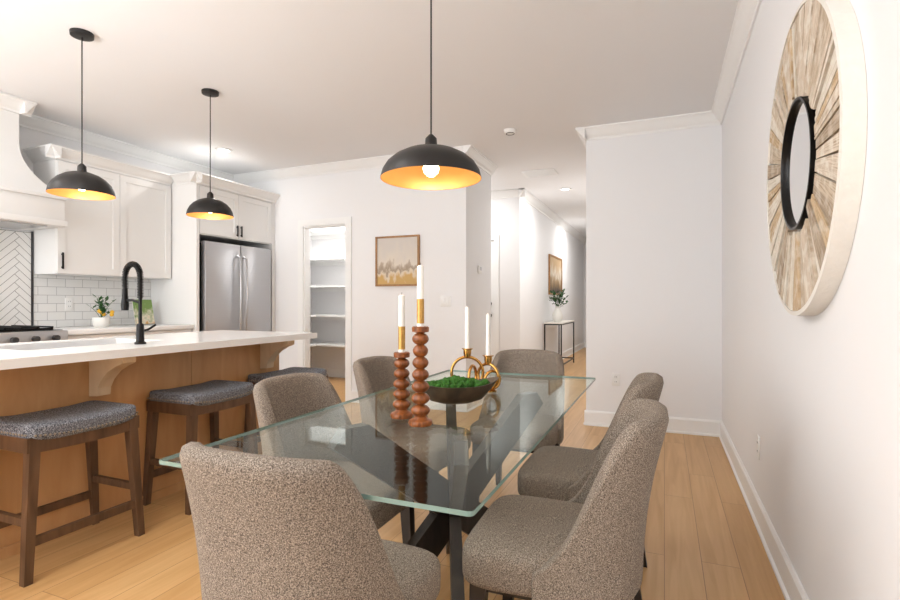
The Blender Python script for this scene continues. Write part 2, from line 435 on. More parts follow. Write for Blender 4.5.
for nm, zz in (('knob', 0.95), ('deadbolt', 1.12)):
    lathe(nm, [(0, 0), (0.03, 0), (0.03, 0.008), (0.012, 0.012), (0.012, 0.035), (0.03, 0.045), (0.03, 0.06), (0, 0.066)], M_black, g, (DX1-0.07, YS1+0.01, zz), 20, (math.pi/2, 0, 0))

XL = -5.13   # kitchen-local wall plane (groups are offset by KO)
# ---------------------------------------------------------------- pantry shelves
g = group('pantry_shelf', (0.06, 0.08, 0))
sh = []
for z in (0.50, 0.93, 1.36, 1.76, 2.17):
    sh += [(XL+0.002, -3.31, 6.12, 6.498, z, z+0.025), (XL+0.002, XL+0.36, 5.10, 6.12, z, z+0.025)]
boxes('boards', sh, M_trim, g)
boxes('cleats', [(XL+0.002, -3.31, 6.47, 6.498, z-0.06, z) for z in (0.50, 0.93, 1.36, 1.76, 2.17)], M_trim, g)

# ---------------------------------------------------------------- recessed cans, vent, detector
cans = [(-4.27, 4.08, 6), (-4.1, 0.8, 12), (-2.0, 0.9, 8), (-2.0, -0.8, 6), (-4.1, -1.0, 10), (-1.29, 7.33, 20), (-1.29, 10.4, 20), (-2.5, 6.5, 12)]  # last can, hidden in the side recess, is added to lighten it
for i, (x, y, en) in enumerate(cans):
    g = group('recessed_light', (x, y, H))
    lathe('trim_ring', [(0.055, -0.002), (0.085, -0.002), (0.085, -0.008), (0.055, -0.012), (0.055, -0.002)], M_trim, g, segs=28)
    lathe('lens', [(0, -0.004), (0.056, -0.004), (0.056, -0.001), (0, -0.001)], M_can, g, segs=28)
    ld = bpy.data.lights.new('can_lamp', 'AREA'); ld.shape = 'DISK'; ld.size = 0.11
    ld.energy = en; ld.color = (1, 0.98, 0.95)
    lo = bpy.data.objects.new('lamp', ld); C.objects.link(lo); lo.parent = g; lo.location = (0, 0, -0.016)
g = group('smoke_detector', (-1.325, 4.64, H))
lathe('body', [(0, -0.035), (0.045, -0.033), (0.055, -0.02), (0.06, -0.001), (0, -0.001)], M_white, g)
lathe('ring', [(0.036, -0.038), (0.04, -0.038), (0.04, -0.034), (0.036, -0.034), (0.036, -0.038)], M_slot, g)
g = group('ceiling_vent', (-1.42, 6.3, H))
boxes('frame', [(-0.2, 0.2, -0.15, -0.13, -0.012, -0.001), (-0.2, 0.2, 0.13, 0.15, -0.012, -0.001), (-0.2, -0.18, -0.13, 0.13, -0.012, -0.001), (0.18, 0.2, -0.13, 0.13, -0.012, -0.001)], M_trim, g)
boxes('louvres', [(-0.18, 0.18, -0.125+0.02*k, -0.115+0.02*k, -0.01, -0.001) for k in range(13)], M_trim, g)

# ---------------------------------------------------------------- kitchen cabinets
def shaker(g, nm, X, y0, y1, z0, z1, m=M_cab, rail=0.06):
    boxes(nm, [(X, X+0.012, y0, y1, z0, z1), (X+0.012, X+0.022, y0, y0+rail, z0, z1), (X+0.012, X+0.022, y1-rail, y1, z0, z1),
               (X+0.012, X+0.022, y0+rail, y1-rail, z0, z0+rail), (X+0.012, X+0.022, y0+rail, y1-rail, z1-rail, z1)], m, g)
def pull(g, nm, X, y, z0, z1):
    boxes(nm, [(X+0.022, X+0.034, y-0.005, y+0.005, z0+0.01, z0+0.02), (X+0.022, X+0.034, y-0.005, y+0.005, z1-0.02, z1-0.01), (X+0.034, X+0.044, y-0.006, y+0.006, z0, z1)], M_black, g)

XU = -4.80
g = group('upper_cabinet', KO)
UY0, UY1 = 2.66, 3.755
box('carcass', XL+0.002, XU-0.022, UY0, UY1, 1.38, 2.36, M_cab, g)
shaker(g, 'door_left', XU-0.022, UY0+0.004, 3.20, 1.385, 2.34)
shaker(g, 'door_right', XU-0.022, 3.206, UY1-0.006, 1.385, 2.34)
pull(g, 'pull_left', XU-0.022, UY0+0.035, 1.42, 1.56)
crown('crown', (XU-0.022, UY0-0.08), (XU-0.022, UY1), (1, 0), 2.45, 0.95, M_cab, g)
crown('crown_side', (XL+0.002, UY0), (XU+0.058, UY0), (0, -1), 2.45, 0.95, M_cab, g)
box('top_fill', XL+0.002, XU-0.022, UY0, UY1, 2.36, 2.448, M_cab, g)

XF = -4.46
g = group('refrigerator_cabinet', KO)
box('side_panel', XL+0.002, XF, 3.765, 3.80, 0, 2.44, M_cab, g)
box('side_panel_far', XL+0.002, XF, 4.86, 4.912, 0, 2.44, M_cab, g)
box('carcass', XL+0.002, XF-0.022, 3.80, 4.86, 1.84, 2.44, M_cab, g)
shaker(g, 'door_left', XF-0.022, 3.805, 4.327, 1.85, 2.34)
shaker(g, 'door_right', XF-0.022, 4.333, 4.855, 1.85, 2.34)
box('frieze', XF-0.022, XF-0.002, 3.80, 4.86, 2.345, 2.44, M_cab, g)
pull(g, 'pull_left', XF-0.022, 4.30, 1.87, 1.99)
pull(g, 'pull_right', XF-0.022, 4.36, 1.87, 1.99)
crown('crown', (XF, 3.765-0.08), (XF, 4.91), (1, 0), 2.45, 0.95, M_cab, g)
crown('crown_side', (XU+0.06, 3.765), (XF+0.08, 3.765), (0, -1), 2.45, 0.95, M_cab, g)

g = group('refrigerator', KO)
box('body', XL+0.03, -4.50, 3.85, 4.81, 0.02, 1.76, M_steeld, g)
box('door_left', -4.495, -4.43, 3.85, 4.327, 0.70, 1.775, M_steel, g, 0.008)
box('door_right', -4.495, -4.43, 4.333, 4.81, 0.70, 1.775, M_steel, g, 0.008)
box('freezer_drawer', -4.495, -4.43, 3.85, 4.81, 0.06, 0.69, M_steel, g, 0.008)
for nm, y in (('handle_left', 4.285), ('handle_right', 4.375)):
    tube(nm, [(-4.43, y, 0.80), (-4.385, y, 0.83), (-4.38, y, 1.2), (-4.385, y, 1.62), (-4.43, y, 1.65)], 0.012, M_steel, g)
tube('handle_drawer', [(-4.43, 3.95, 0.62), (-4.385, 3.98, 0.62), (-4.38, 4.33, 0.62), (-4.385, 4.68, 0.62), (-4.43, 4.71, 0.62)], 0.012, M_steel, g)

g = group('base_cabinet', KO)
BY0, BY1 = 2.535, 3.76
box('carcass', XL+0.002, -4.53, BY0, BY1, 0.1, 0.87, M_cab, g)
box('toe_kick', XL+0.002, -4.60, BY0, BY1, 0, 0.1, M_slot, g)
for k in range(2):
    a = BY0+0.005+k*0.61
    shaker(g, 'door_%d' % (k+1), -4.53, a, a+0.6, 0.12, 0.68)
    shaker(g, 'drawer_%d' % (k+1), -4.53, a, a+0.6, 0.69, 0.86, rail=0.035)
    boxes('drawer_pull_%d' % (k+1), [(-4.508, -4.495, a+0.24, a+0.36, 0.77, 0.78)], M_black, g)
box('countertop', XL+0.002, -4.48, BY0, BY1, 0.87, 0.91, M_quartz, g, 0.003)
g = group('base_cabinet', KO)
box('carcass', XL+0.002, -4.53, 0.0, 1.765, 0.1, 0.87, M_cab, g)
box('toe_kick', XL+0.002, -4.60, 0.0, 1.765, 0, 0.1, M_slot, g)
box('countertop', XL+0.002, -4.48, 0.0, 1.765, 0.87, 0.91, M_quartz, g, 0.003)
for k in range(3):
    shaker(g, 'door_%d' % (k+1), -4.53, 0.01+k*0.585, 0.58+k*0.585, 0.12, 0.86)

box('subway_backsplash', XW+0.001, XW+0.008, 2.745, 3.847, 0.912, 1.378, M_subway)
def herring(y0, y1, z0, z1):
    L, W, gp = 0.20, 0.05, 0.0022
    bm = bmesh.new(); cs = math.cos(math.pi/4)
    def q(a, b, c, d):
        pts = [(a+gp, b+gp), (c-gp, b+gp), (c-gp, d-gp), (a+gp, d-gp)]
        out = []
        for x, y in pts:
            yy = (x-y)*cs+(y0+y1)/2; zz = (x+y)*cs+z0
            out.append((yy, zz))
        if max(p[0] for p in out) < y0 or min(p[0] for p in out) > y1 or max(p[1] for p in out) < z0 or min(p[1] for p in out) > z1: return
        bm.faces.new([bm.verts.new((XL+0.010, p[0], p[1])) for p in out])
    for k in range(-60, 61):
        for mm in range(-10, 11):
            ox, oy = k*W+mm*L, k*W-mm*L
            q(ox, oy, ox+L, oy+W); q(ox+L, oy+W-L, ox+L+W, oy+W)
    for co, no in (((0, y0, 0), (0, -1, 0)), ((0, y1, 0), (0, 1, 0)), ((0, 0, z0), (0, 0, -1)), ((0, 0, z1), (0, 0, 1))):
        bmesh.ops.bisect_plane(bm, geom=bm.verts[:]+bm.edges[:]+bm.faces[:], plane_co=co, plane_no=no, clear_outer=True)
    return bm
g = group('herringbone_backsplash', KO)
box('grout_bed', XL+0.001, XL+0.008, 1.60, 2.65, 0.912, 1.74, M_grout, g)
finish(herring(1.615, 2.635, 0.915, 1.735), 'tiles', M_tile, g, recalc=False)
boxes('edge_trim', [(XL+0.001, XL+0.014, 2.638, 2.652, 0.912, 1.75), (XL+0.001, XL+0.014, 1.6, 1.614, 0.912, 1.75)], M_steeld, g)

g = group('range_hood', KO)
hy0, hy1 = 1.58, 2.60
box('band', XL+0.002, -4.60, hy0, hy1, 1.80, 1.97, M_cab, g, 0.004)
box('band_lip', XL+0.002, -4.585, hy0-0.015, hy1+0.015, 1.755, 1.80, M_cab, g, 0.004)
box('band_cap', XL+0.002, -4.585, hy0-0.015, hy1+0.015, 1.97, 2.0, M_cab, g, 0.004)
box('filter', XL+0.05, -4.65, hy0+0.1, hy1-0.1, 1.745, 1.757, M_steel, g)
bm = bmesh.new(); prev = None
for k in range(15):
    t = k/14.0; z = 2.0+0.42*t; f = (1-t)**2.2
    xf = -4.80+0.19*f; a = hy0+0.22*(1-f); b = hy1-0.22*(1-f)
    ring = [bm.verts.new(p) for p in ((XL+0.002, a, z), (xf, a, z), (xf, b, z), (XL+0.002, b, z))]
    if prev:
        for i in range(4): bm.faces.new((prev[i], prev[(i+1) % 4], ring[(i+1) % 4], ring[i]))
    prev = ring
finish(bm, 'flare', M_cab, g)
box('chimney', XL+0.002, -4.80, hy0+0.22, hy1-0.22, 2.42, H-0.002, M_cab, g)
crown('chimney_crown', (-4.80, hy0+0.14), (-4.80, hy1-0.14), (1, 0), H-0.002, 1, M_cab, g)
crown('chimney_crown_side', (XL+0.002, hy1-0.22), (-4.72, hy1-0.22), (0, 1), H-0.002, 1, M_cab, g)

g = group('kitchen_range', KO)
ry0, ry1 = 1.772, 2.528
box('body', XL+0.02, -4.50, ry0, ry1, 0.0, 0.90, M_steeld, g)
box('control_panel', -4.50, -4.43, ry0, ry1, 0.80, 0.915, M_steel, g, 0.01)
box('oven_door', -4.50, -4.445, ry0+0.005, ry1-0.005, 0.22, 0.79, M_steel, g, 0.008)
box('oven_window', -4.446, -4.44, ry0+0.12, ry1-0.12, 0.35, 0.65, M_black, g)
box('drawer', -4.50, -4.445, ry0+0.005, ry1-0.005, 0.05, 0.21, M_steel, g, 0.008)
tube('oven_handle', [(-4.445, ry0+0.06, 0.74), (-4.39, ry0+0.07, 0.74), (-4.39, ry1-0.07, 0.74), (-4.445, ry1-0.06, 0.74)], 0.011, M_steel, g)
bm = bmesh.new()
for k in range(5):
    y = ry0+0.1+k*0.139
    addtube(bm, [(-4.432, y, 0.86), (-4.395, y, 0.86)], 0.022, 16)
finish(bm, 'knobs', M_steeld, g, smooth=True)
box('cooktop', XL+0.02, -4.50, ry0, ry1, 0.90, 0.918, M_black, g, 0.003)
gr = []
for k in range(7): gr.append((XL+0.06, -4.53, ry0+0.05+k*0.107, ry0+0.062+k*0.107, 0.935, 0.947))
for k in range(4): gr.append((XL+0.06+k*0.175, XL+0.072+k*0.175, ry0+0.05, ry0+0.704, 0.918, 0.935))
boxes('grates', gr, M_black, g)

def outlet(name, loc, rz, switch=0):
    g = group(name, loc, rz)
    w = 0.035 if switch < 2 else 0.06
    box('plate', -w, w, -0.006, 0, -0.057, 0.057, M_white, g, 0.002)
    if switch:
        for k in range(switch):
            cx = 0 if switch == 1 else (-0.024+0.048*k)
            box('rocker_%d' % k, cx-0.016, cx+0.016, -0.009, -0.006, -0.033, 0.033, M_white, g, 0.001)
    else:
        boxes('sockets', [(-0.017, 0.017, -0.008, -0.006, 0.008, 0.036), (-0.017, 0.017, -0.008, -0.006, -0.036, -0.008)], M_white, g)
        boxes('slots', [(x-0.0015, x+0.0015, -0.0086, -0.008, z-0.005, z+0.005) for x in (-0.007, 0.007) for z in (0.024, -0.02)], M_slot, g)
outlet('wall_outlet', (-0.407, YB, 0.435), 0)
outlet('wall_outlet', (XR, 3.05, 0.39), -math.pi/2)
outlet('light_switch', (-2.13, YP, 1.15), 0, 2)
outlet('wall_outlet', (XW+0.008, 3.03, 1.12), math.pi/2)
g = group('thermostat', (XH0, 5.40, 1.50), math.pi/2)
box('body', -0.05, 0.05, -0.02, 0, -0.045, 0.045, M_white, g, 0.004)
box('display', -0.03, 0.03, -0.022, -0.02, -0.01, 0.03, M_steel, g)

# ---------------------------------------------------------------- island
IX0, IX1, IY0, IY1 = -3.36, -2.42, 0.15, 3.10
BX = -2.75
g = group('kitchen_island', (0.045, 0.045, 0))
sx0, sx1, sy0, sy1 = -3.20, -2.78, 1.40, 2.12
boxes('countertop', [(sx1, IX1, IY0, IY1, 0.87, 0.91), (IX0, sx0, IY0, IY1, 0.87, 0.91), (sx0, sx1, IY0, sy0, 0.87, 0.91), (sx0, sx1, sy1, IY1, 0.87, 0.91)], M_quartz, g)
boxes('body', [(-3.32, sx0-0.02, IY0+0.05, IY1-0.05, 0.08, 0.868), (sx0-0.02, sx1+0.02, IY0+0.05, sy0-0.02, 0.08, 0.868), (sx0-0.02, sx1+0.02, sy1+0.02, IY1-0.05, 0.08, 0.868),
               (sx1+0.02, BX-0.006, IY0+0.05, IY1-0.05, 0.0, 0.868), (sx0-0.02, sx1+0.02, sy0-0.02, sy1+0.02, 0.08, 0.6)], M_cab, g)
pans = []
edges = [IY0+0.05, 0.95, 2.28, IY1-0.05]
for a, b in zip(edges, edges[1:]): pans.append((BX-0.006, BX+0.006, a+0.0015, b-0.0015, 0.0, 0.868))
boxes('wood_panels', pans, M_maple, g)
box('shoe_trim', BX+0.006, BX+0.014, IY0+0.05, IY1-0.05, 0, 0.05, M_maple, g)
box('end_panel', -3.32, BX+0.006, IY1-0.05, IY1-0.035, 0, 0.868, M_maple, g)
boxes('sink_basin', [(sx0-0.012, sx1+0.012, sy0-0.012, sy1+0.012, 0.64, 0.652), (sx0-0.012, sx0, sy0, sy1, 0.652, 0.869), (sx1, sx1+0.012, sy0, sy1, 0.652, 0.869),
                     (sx0-0.012, sx1+0.012, sy0-0.012, sy0, 0.652, 0.869), (sx0-0.012, sx1+0.012, sy1, sy1+0.012, 0.652, 0.869)], M_steel, g)
def corbel(nm, y):
    pts = [(0, 0.868), (0.25, 0.868), (0.25, 0.835), (0.235, 0.828), (0.20, 0.815), (0.14, 0.785), (0.09, 0.74), (0.065, 0.70), (0.06, 0.66), (0, 0.655)]
    bm = bmesh.new(); r = []
    for yy in (y-0.035, y+0.035): r.append([bm.verts.new((BX+0.007+a, yy, z)) for a, z in pts])
    n = len(pts)
    for i in range(n): bm.faces.new((r[0][i], r[0][(i+1) % n], r[1][(i+1) % n], r[1][i]))
    bm.faces.new(r[0]); bm.faces.new(r[1][::-1])
    finish(bm, nm, M_corbel, g)
corbel('corbel_1', 0.75); corbel('corbel_2', 1.70); corbel('corbel_3', 2.90)

g = group('kitchen_faucet', T(-2.62, 1.86, 0.91))
lathe('base', [(0, 0), (0.028, 0), (0.028, 0.01), (0.02, 0.015), (0.018, 0.10), (0.014, 0.11), (0, 0.11)], M_black, g, segs=20)
arch = [(0, 0, 0.1), (0, 0, 0.36)]+[(-0.06+0.06*math.cos(a), 0, 0.36+0.07*math.sin(a)) for a in [math.pi*k/12 for k in range(1, 13)]]+[(-0.12, 0, 0.30)]
tube('hose', arch, 0.009, M_black, g)
bm = bmesh.new(); hp = []
P = [Vector(p) for p in arch]; acc = [0]
for a, b in zip(P, P[1:]): acc.append(acc[-1]+(b-a).length)
N = 500
for k in range(N):
    s = acc[-1]*(0.28+0.72*k/(N-1)); i = max(j for j in range(len(acc)) if acc[j] <= s+1e-9); i = min(i, len(P)-2)
    t = (s-acc[i])/(acc[i+1]-acc[i]); p = P[i].lerp(P[i+1], t); d = (P[i+1]-P[i]).normalized()
    e1 = Vector((0, 1, 0)); e2 = d.cross(e1); an = k*2*math.pi/11
    hp.append(p+(e1*math.cos(an)+e2*math.sin(an))*0.0135)
addtube(bm, hp, 0.0028, 5)
finish(bm, 'spring', M_black, g, smooth='full')
lathe('spray_head', [(0, 0), (0.018, 0), (0.02, 0.03), (0.015, 0.07), (0.013, 0.12), (0, 0.12)], M_black, g, (-0.12, 0, 0.18), 18)
tube('holder_arm', [(0, 0, 0.22), (-0.06, 0, 0.235), (-0.12, 0, 0.235)], 0.007, M_black, g)
tube('lever', [(0, 0.015, 0.07), (0.0, 0.045, 0.075), (0.0, 0.09, 0.10)], 0.006, M_black, g)

# ---------------------------------------------------------------- bar stools
def stool(x, y, rz=0.0):
    g = group('bar_stool', T(x, y), rz)
    dz = -0.022
    sad = lambda X, Y, Z: (X, Y, Z+0.022*(Y/0.25)**2-0.006)
    superell('cushion', 0.18, 0.24, 0.040, 0.35, 0.22, M_stool, g, (0, 0, 0.615+dz), fn=sad)
    bm = bmesh.new()
    hx, hy = 0.168, 0.228
    n = 26
    for s in (-1, 1):
        pv = None
        for k in range(n+1):
            Y = -hy+2*hy*k/n; zo = 0.022*(Y/0.25)**2
            ring = [bm.verts.new((s*(hx-0.012)+a, Y, z+dz)) for a, z in ((-0.012, 0.535+zo*0.4), (0.012, 0.535+zo*0.4), (0.012, 0.588+zo), (-0.012, 0.588+zo))]
            if pv:
                for i in range(4): bm.faces.new((pv[i], pv[(i+1) % 4], ring[(i+1) % 4], ring[i]))
            else: bm.faces.new(ring)
            pv = ring
        bm.faces.new(pv[::-1])
        addbox(bm, -hx, hx, s*hy-0.012, s*hy+0.012, 0.545+dz, 0.605+dz)
    finish(bm, 'seat_frame', M_walnut, g)
    bm = bmesh.new()
    def nail(X, Y):
        zo = 0.022*(Y/0.25)**2
        bmesh.ops.create_icosphere(bm, subdivisions=1, radius=0.0055, matrix=Matrix.Translation((X, Y, 0.598+zo+dz)))
    for k in range(25):
        Y = -0.215+0.43*k/24
        nail(0.1795, Y); nail(-0.1795, Y)
    for k in range(17):
        X = -0.155+0.31*k/16
        nail(X, 0.239); nail(X, -0.239)
    finish(bm, 'nailheads', M_nail, g, smooth='full')
    tops = {}; feet = {}; zt = 0.60+dz
    bm = bmesh.new()
    for a in (-1, 1):
        for b in (-1, 1):
            tp = (a*0.148, b*0.208, zt); ft = (a*0.168, b*0.242, 0.0)
            leg(bm, tp, ft, 0.042, 0.032); tops[a, b] = tp; feet[a, b] = ft
    finish(bm, 'legs', M_walnut, g)
    def at(a, b, z):
        t = z/zt
        return tuple(feet[a, b][i]+(tops[a, b][i]-feet[a, b][i])*t for i in range(3))
    L = []
    for a in (-1, 1): L.append(((at(a, -1, 0.16), at(a, 1, 0.16), 0.022, 0.036),))
    for b in (-1, 1): L.append(((at(-1, b, 0.24), at(1, b, 0.24), 0.022, 0.032),))
    beams('stretchers', L, M_walnut, g)
for x, y in ((-2.555, 1.45), (-2.555, 2.21), (-2.555, 2.94)): stool(x, y)

# ---------------------------------------------------------------- dining chairs
def chair(x, y, rz):
    p = T(x, y)
    g = group('dining_chair', p, rz)
    superell('seat', 0.225, 0.225, 0.062, 0.38, 0.32, M_tweed, g, (0, 0.015, 0.415), fn=lambda X, Y, Z: (X*(1+0.06*Y/0.25), Y, Z+(0.012*(1-(X/0.25)**2)*(1-(Y/0.27)**2) if Z > 0 else 0)))
    bm = bmesh.new(); nu, nv = 40, 12; rows = []
    hw, hd = 0.218, 0.215
    def sst(a, b, t):
        t = min(1, max(0, (t-a)/(b-a))); return t*t*(3-2*t)
    for i in range(nu+1):
        u = -1+2*i/nu; au = abs(u); sg = 1 if u >= 0 else -1
        a = min(au/0.92, 1)*math.pi/2
        ca = max(0.0, math.cos(a)) if au < 0.92 else 0.0
        px = hw*math.sin(a)**0.72; py = -hd*ca**0.72; cf = ca**0.6
        if au >= 0.92: py = (au-0.92)/0.08*0.03
        zt = 0.845-0.012*(au/0.5)**2
        zt = zt+(0.44-zt)*sst(0.50, 1.0, au)**1.05
        rw = []
        for j in range(nv+1):
            z = 0.36+(zt-0.36)*j/nv
            k = max(0, (z-0.42)/0.43)
            X = sg*(px+0.004*k); Y = py-0.075*k*(0.45+0.55*cf)+0.015*math.sin(min(k, 1)*math.pi)*cf
            rw.append(bm.verts.new((X, Y, z)))
        rows.append(rw)
    for a, b in zip(rows, rows[1:]):
        for j in range(nv): bm.faces.new((a[j], b[j], b[j+1], a[j+1]))
    ob = finish(bm, 'back_shell', M_tweed, g, smooth='full')
    so = ob.modifiers.new('thick', 'SOLIDIFY'); so.thickness = 0.048; so.offset = 0
    ss = ob.modifiers.new('soft', 'SUBSURF'); ss.levels = 1; ss.render_levels = 1
    bm = bmesh.new()
    for a in (-1, 1):
        leg(bm, (a*0.185, 0.18, 0.375), (a*0.19, 0.20, 0), 0.044, 0.028)
        leg(bm, (a*0.17, -0.165, 0.375), (a*0.19, -0.225, 0), 0.044, 0.028)
    finish(bm, 'legs', M_legs, g)
    boxes('seat_rail', [(-0.19, 0.19, -0.17, 0.195, 0.345, 0.37)], M_legs, g)
R = math.radians
chair(-0.78, 1.02, R(0))
chair(-1.145, 1.60, R(-90))
chair(-1.205, 2.32, R(-90))
chair(-0.81, 2.83, R(180))
chair(-0.32, 1.52, R(92))
chair(-0.345, 2.17, R(90))

# ---------------------------------------------------------------- dining table
TX0, TX1, TY0, TY1, TZ = -1.13, -0.32, 0.875, 2.69, 0.752
g = group('glass_dining_table')
bm = bmesh.new()
fs = addbox(bm, TX0, TX1, TY0, TY1, TZ-0.010, TZ)
bm.edges.ensure_lookup_table()
ve = [e for e in bm.edges if abs(e.verts[0].co.z-e.verts[1].co.z) > 0.005]
bmesh.ops.bevel(bm, geom=ve, offset=0.012, segments=5, affect='EDGES', profile=0.5)
bm.normal_update()
for f in bm.faces: f.material_index = 1 if abs(f.normal.z) < 0.5 else 0
finish(bm, 'glass_top', [M_glass, M_gedge], g)
cx, cy = (TX0+TX1)/2, (TY0+TY1)/2
L = []
for sx, sy in ((1, 1), (-1, 1), (1, -1), (-1, -1)):
    L.append((((cx+sx*0.20, cy+sy*0.44, 0.01), (cx-sx*0.20, cy-sy*0.44, 0.735), 0.04, 0.12),))
bm = bmesh.new()
for b in L: addbeam(bm, *b[0])
for co, no in (((0, 0, 0.0), (0, 0, -1)), ((0, 0, TZ-0.0105), (0, 0, 1))):
    r = bmesh.ops.bisect_plane(bm, geom=bm.verts[:]+bm.edges[:]+bm.faces[:], plane_co=co, plane_no=no, clear_outer=True)
    bmesh.ops.holes_fill(bm, edges=[e for e in bm.edges if e.is_boundary])
finish(bm, 'crossed_planks', M_base, g)

def candlestick(x, y, h, beads, ch):
    g = group('wooden_candlestick', T(x, y, TZ))
    pr = [(0, 0), (0.036, 0), (0.038, 0.006), (0.036, 0.014), (0.022, 0.02), (0.018, 0.026)]
    z = 0.026; bh = (h-0.026-0.02)/beads
    for k in range(beads):
        R0 = 0.030-0.0012*k if k < beads-1 else 0.026
        for j in range(1, 10):
            t = j/10; pr.append((0.011+(R0-0.011)*math.sin(math.pi*t)**0.7, z+bh*t))
        z += bh; pr.append((0.011, z))
    pr += [(0.026, z+0.004), (0.027, h-0.003), (0.024, h), (0.012, h), (0, h-0.001)]
    lathe('turned_stem', pr, M_turned, g, segs=32)
    lathe('candle', [(0, h-0.001), (0.011, h-0.001), (0.0105, h+ch-0.004), (0.006, h+ch), (0, h+ch)], M_candle, g, segs=20)
    z0 = h+ch*0.05; z1 = h+ch*0.45
    lathe('gold_band', [(0.0113, z0), (0.0116, z0), (0.0116, z1), (0.0113, z1), (0.0113, z0)], M_cgold, g, segs=20)
    tube('wick', [(0, 0, h+ch-0.001), (0.0005, 0, h+ch+0.008)], 0.0008, M_black, g, 6)
candlestick(-0.725, 1.43, 0.305, 7, 0.19)
candlestick(-0.83, 1.50, 0.215, 5, 0.19)

def brassholder(x, y, hz, rz):
    g = group('brass_candle_holder', T(x, y, TZ), rz)
    lathe('base', [(0, 0), (0.038, 0), (0.038, 0.006), (0.012, 0.010), (0, 0.010)], M_brass, g, segs=28)
    rr = (hz-0.03)/2
    bm = bmesh.new()
    for off, tilt in ((0, 0.0), (0.0, 1.2)):
        r2 = rr if tilt == 0 else rr*0.72
        c = Vector((0.0 if tilt == 0 else 0.022, 0, 0.012+r2))
        pts = []
        for k in range(32):
            a = 2*math.pi*k/32
            v = Vector((math.cos(a)*r2, 0, math.sin(a)*r2)); v.rotate(Matrix.Rotation(tilt, 3, 'Z'))
            pts.append(c+v)
        addtube(bm, pts, 0.0065, 10, closed=True)
    finish(bm, 'rings', M_brass, g, smooth='full')
    lathe('cup', [(0, hz-0.018), (0.014, hz-0.018), (0.017, hz), (0.017, hz+0.012), (0.024, hz+0.016), (0.024, hz+0.019), (0.0115, hz+0.019), (0.0115, hz), (0, hz)], M_brass, g, segs=24)
    lathe('taper_candle', [(0, hz), (0.0105, hz), (0.008, hz+0.19), (0.003, hz+0.198), (0, hz+0.198)], M_candle, g, segs=18)
brassholder(-0.815, 2.05, 0.165, 0.4)
brassholder(-0.735, 2.09, 0.135, -0.3)

g = group('moss_bowl', T(-0.76, 1.80, TZ), R(35))
bm = bmesh.new(); prof = [(0.0, 0.0), (0.35, 0.0), (0.6, 0.012), (0.85, 0.04), (1.0, 0.07), (0.95, 0.07), (0.8, 0.045), (0.55, 0.022), (0.0, 0.018)]
rings = []; n = 48
for s, z in prof:
    if s == 0: rings.append([bm.verts.new((0, 0, z))]); continue
    rg = []
    for k in range(n):
        a = 2*math.pi*k/n
        rg.append(bm.verts.new((0.165*s*math.cos(a), 0.09*s*math.sin(a), z+(0.022*abs(math.cos(a))**3*s*s if z > 0.03 else 0))))
    rings.append(rg)
for a, b in zip(rings, rings[1:]):
    for i in range(n):
        j = (i+1) % n
        if len(a) == 1: bm.faces.new((a[0], b[j], b[i]))
        elif len(b) == 1: bm.faces.new((a[i], a[j], b[0]))
        else: bm.faces.new((a[i], a[j], b[j], b[i]))
finish(bm, 'bowl', M_bowl, g, smooth=True)
bm = bmesh.new()
rnd = random.Random(3)
for k in range(110):
    a = rnd.uniform(0, 2*math.pi); s = rnd.uniform(0, 0.75)**0.6
    x, y = 0.15*s*math.cos(a)*0.95, 0.08*s*math.sin(a)*0.9
    r = rnd.uniform(0.008, 0.017)
    bmesh.ops.create_icosphere(bm, subdivisions=2, radius=r, matrix=Matrix.Translation((x, y, 0.060+0.028*(1-s)+rnd.uniform(-0.004, 0.004))))
for v in bm.verts: v.co += Vector((rnd.uniform(-1, 1), rnd.uniform(-1, 1), rnd.uniform(-1, 1)))*0.003
finish(bm, 'moss', M_moss, g, smooth=False)

# ---------------------------------------------------------------- pendants
def pendant(x, y, zb, rad, dh, energy):
    g = group('pendant_lamp', T(x, y))
    k = rad; pr = [(1.0, 0), (0.995, 0.06), (0.96, 0.25), (0.87, 0.47), (0.72, 0.67), (0.52, 0.83), (0.30, 0.93), (0.14, 0.97)]
    out = [(a*k, zb+b*dh) for a, b in pr]
    lathe('shade_outer', out+[(0.024, zb+dh), (0.022, zb+dh+0.03), (0.008, zb+dh+0.045), (0, zb+dh+0.045)], M_blackm, g, segs=56)
    inn = [(a*(k-0.003), zb+0.001+b*(dh-0.004)) for a, b in pr]+[(0, zb+0.97*(dh-0.004))]
    lathe('shade_inner', [(k, zb)]+inn, M_gold, g, segs=56)
    lathe('socket', [(0, zb+dh-0.01), (0.018, zb+dh-0.01), (0.018, zb+dh-0.05), (0, zb+dh-0.05)], M_gold, g, segs=20)
    bc = zb+dh-0.085
    lathe('bulb', [(0, bc-0.032), (0.014, bc-0.029), (0.027, bc-0.016), (0.032, bc), (0.027, bc+0.017), (0.016, bc+0.032), (0.013, bc+0.04), (0, bc+0.04)], M_bulb, g, segs=24)
    tube('cord', [(0, 0, zb+dh+0.04), (0, 0, H-0.02)], 0.0035, M_blackm, g, 8)
    lathe('canopy', [(0, H-0.028), (0.03, H-0.028), (0.06, H-0.022), (0.062, H-0.001), (0, H-0.001)], M_blackm, g, segs=32)
    ld = bpy.data.lights.new('pendant_bulb', 'POINT'); ld.energy = energy; ld.color = (1, 0.85, 0.65); ld.shadow_soft_size = 0.03
    lo = bpy.data.objects.new('bulb_light', ld); C.objects.link(lo); lo.parent = g; lo.location = (0, 0, bc-0.05)
pendant(-0.857, 1.78, 1.605, 0.193, 0.125, 1.9)
pendant(-3.24, 1.935, 1.775, 0.17, 0.14, 1.5)
pendant(-3.24, 2.86, 1.79, 0.165, 0.14, 1.5)

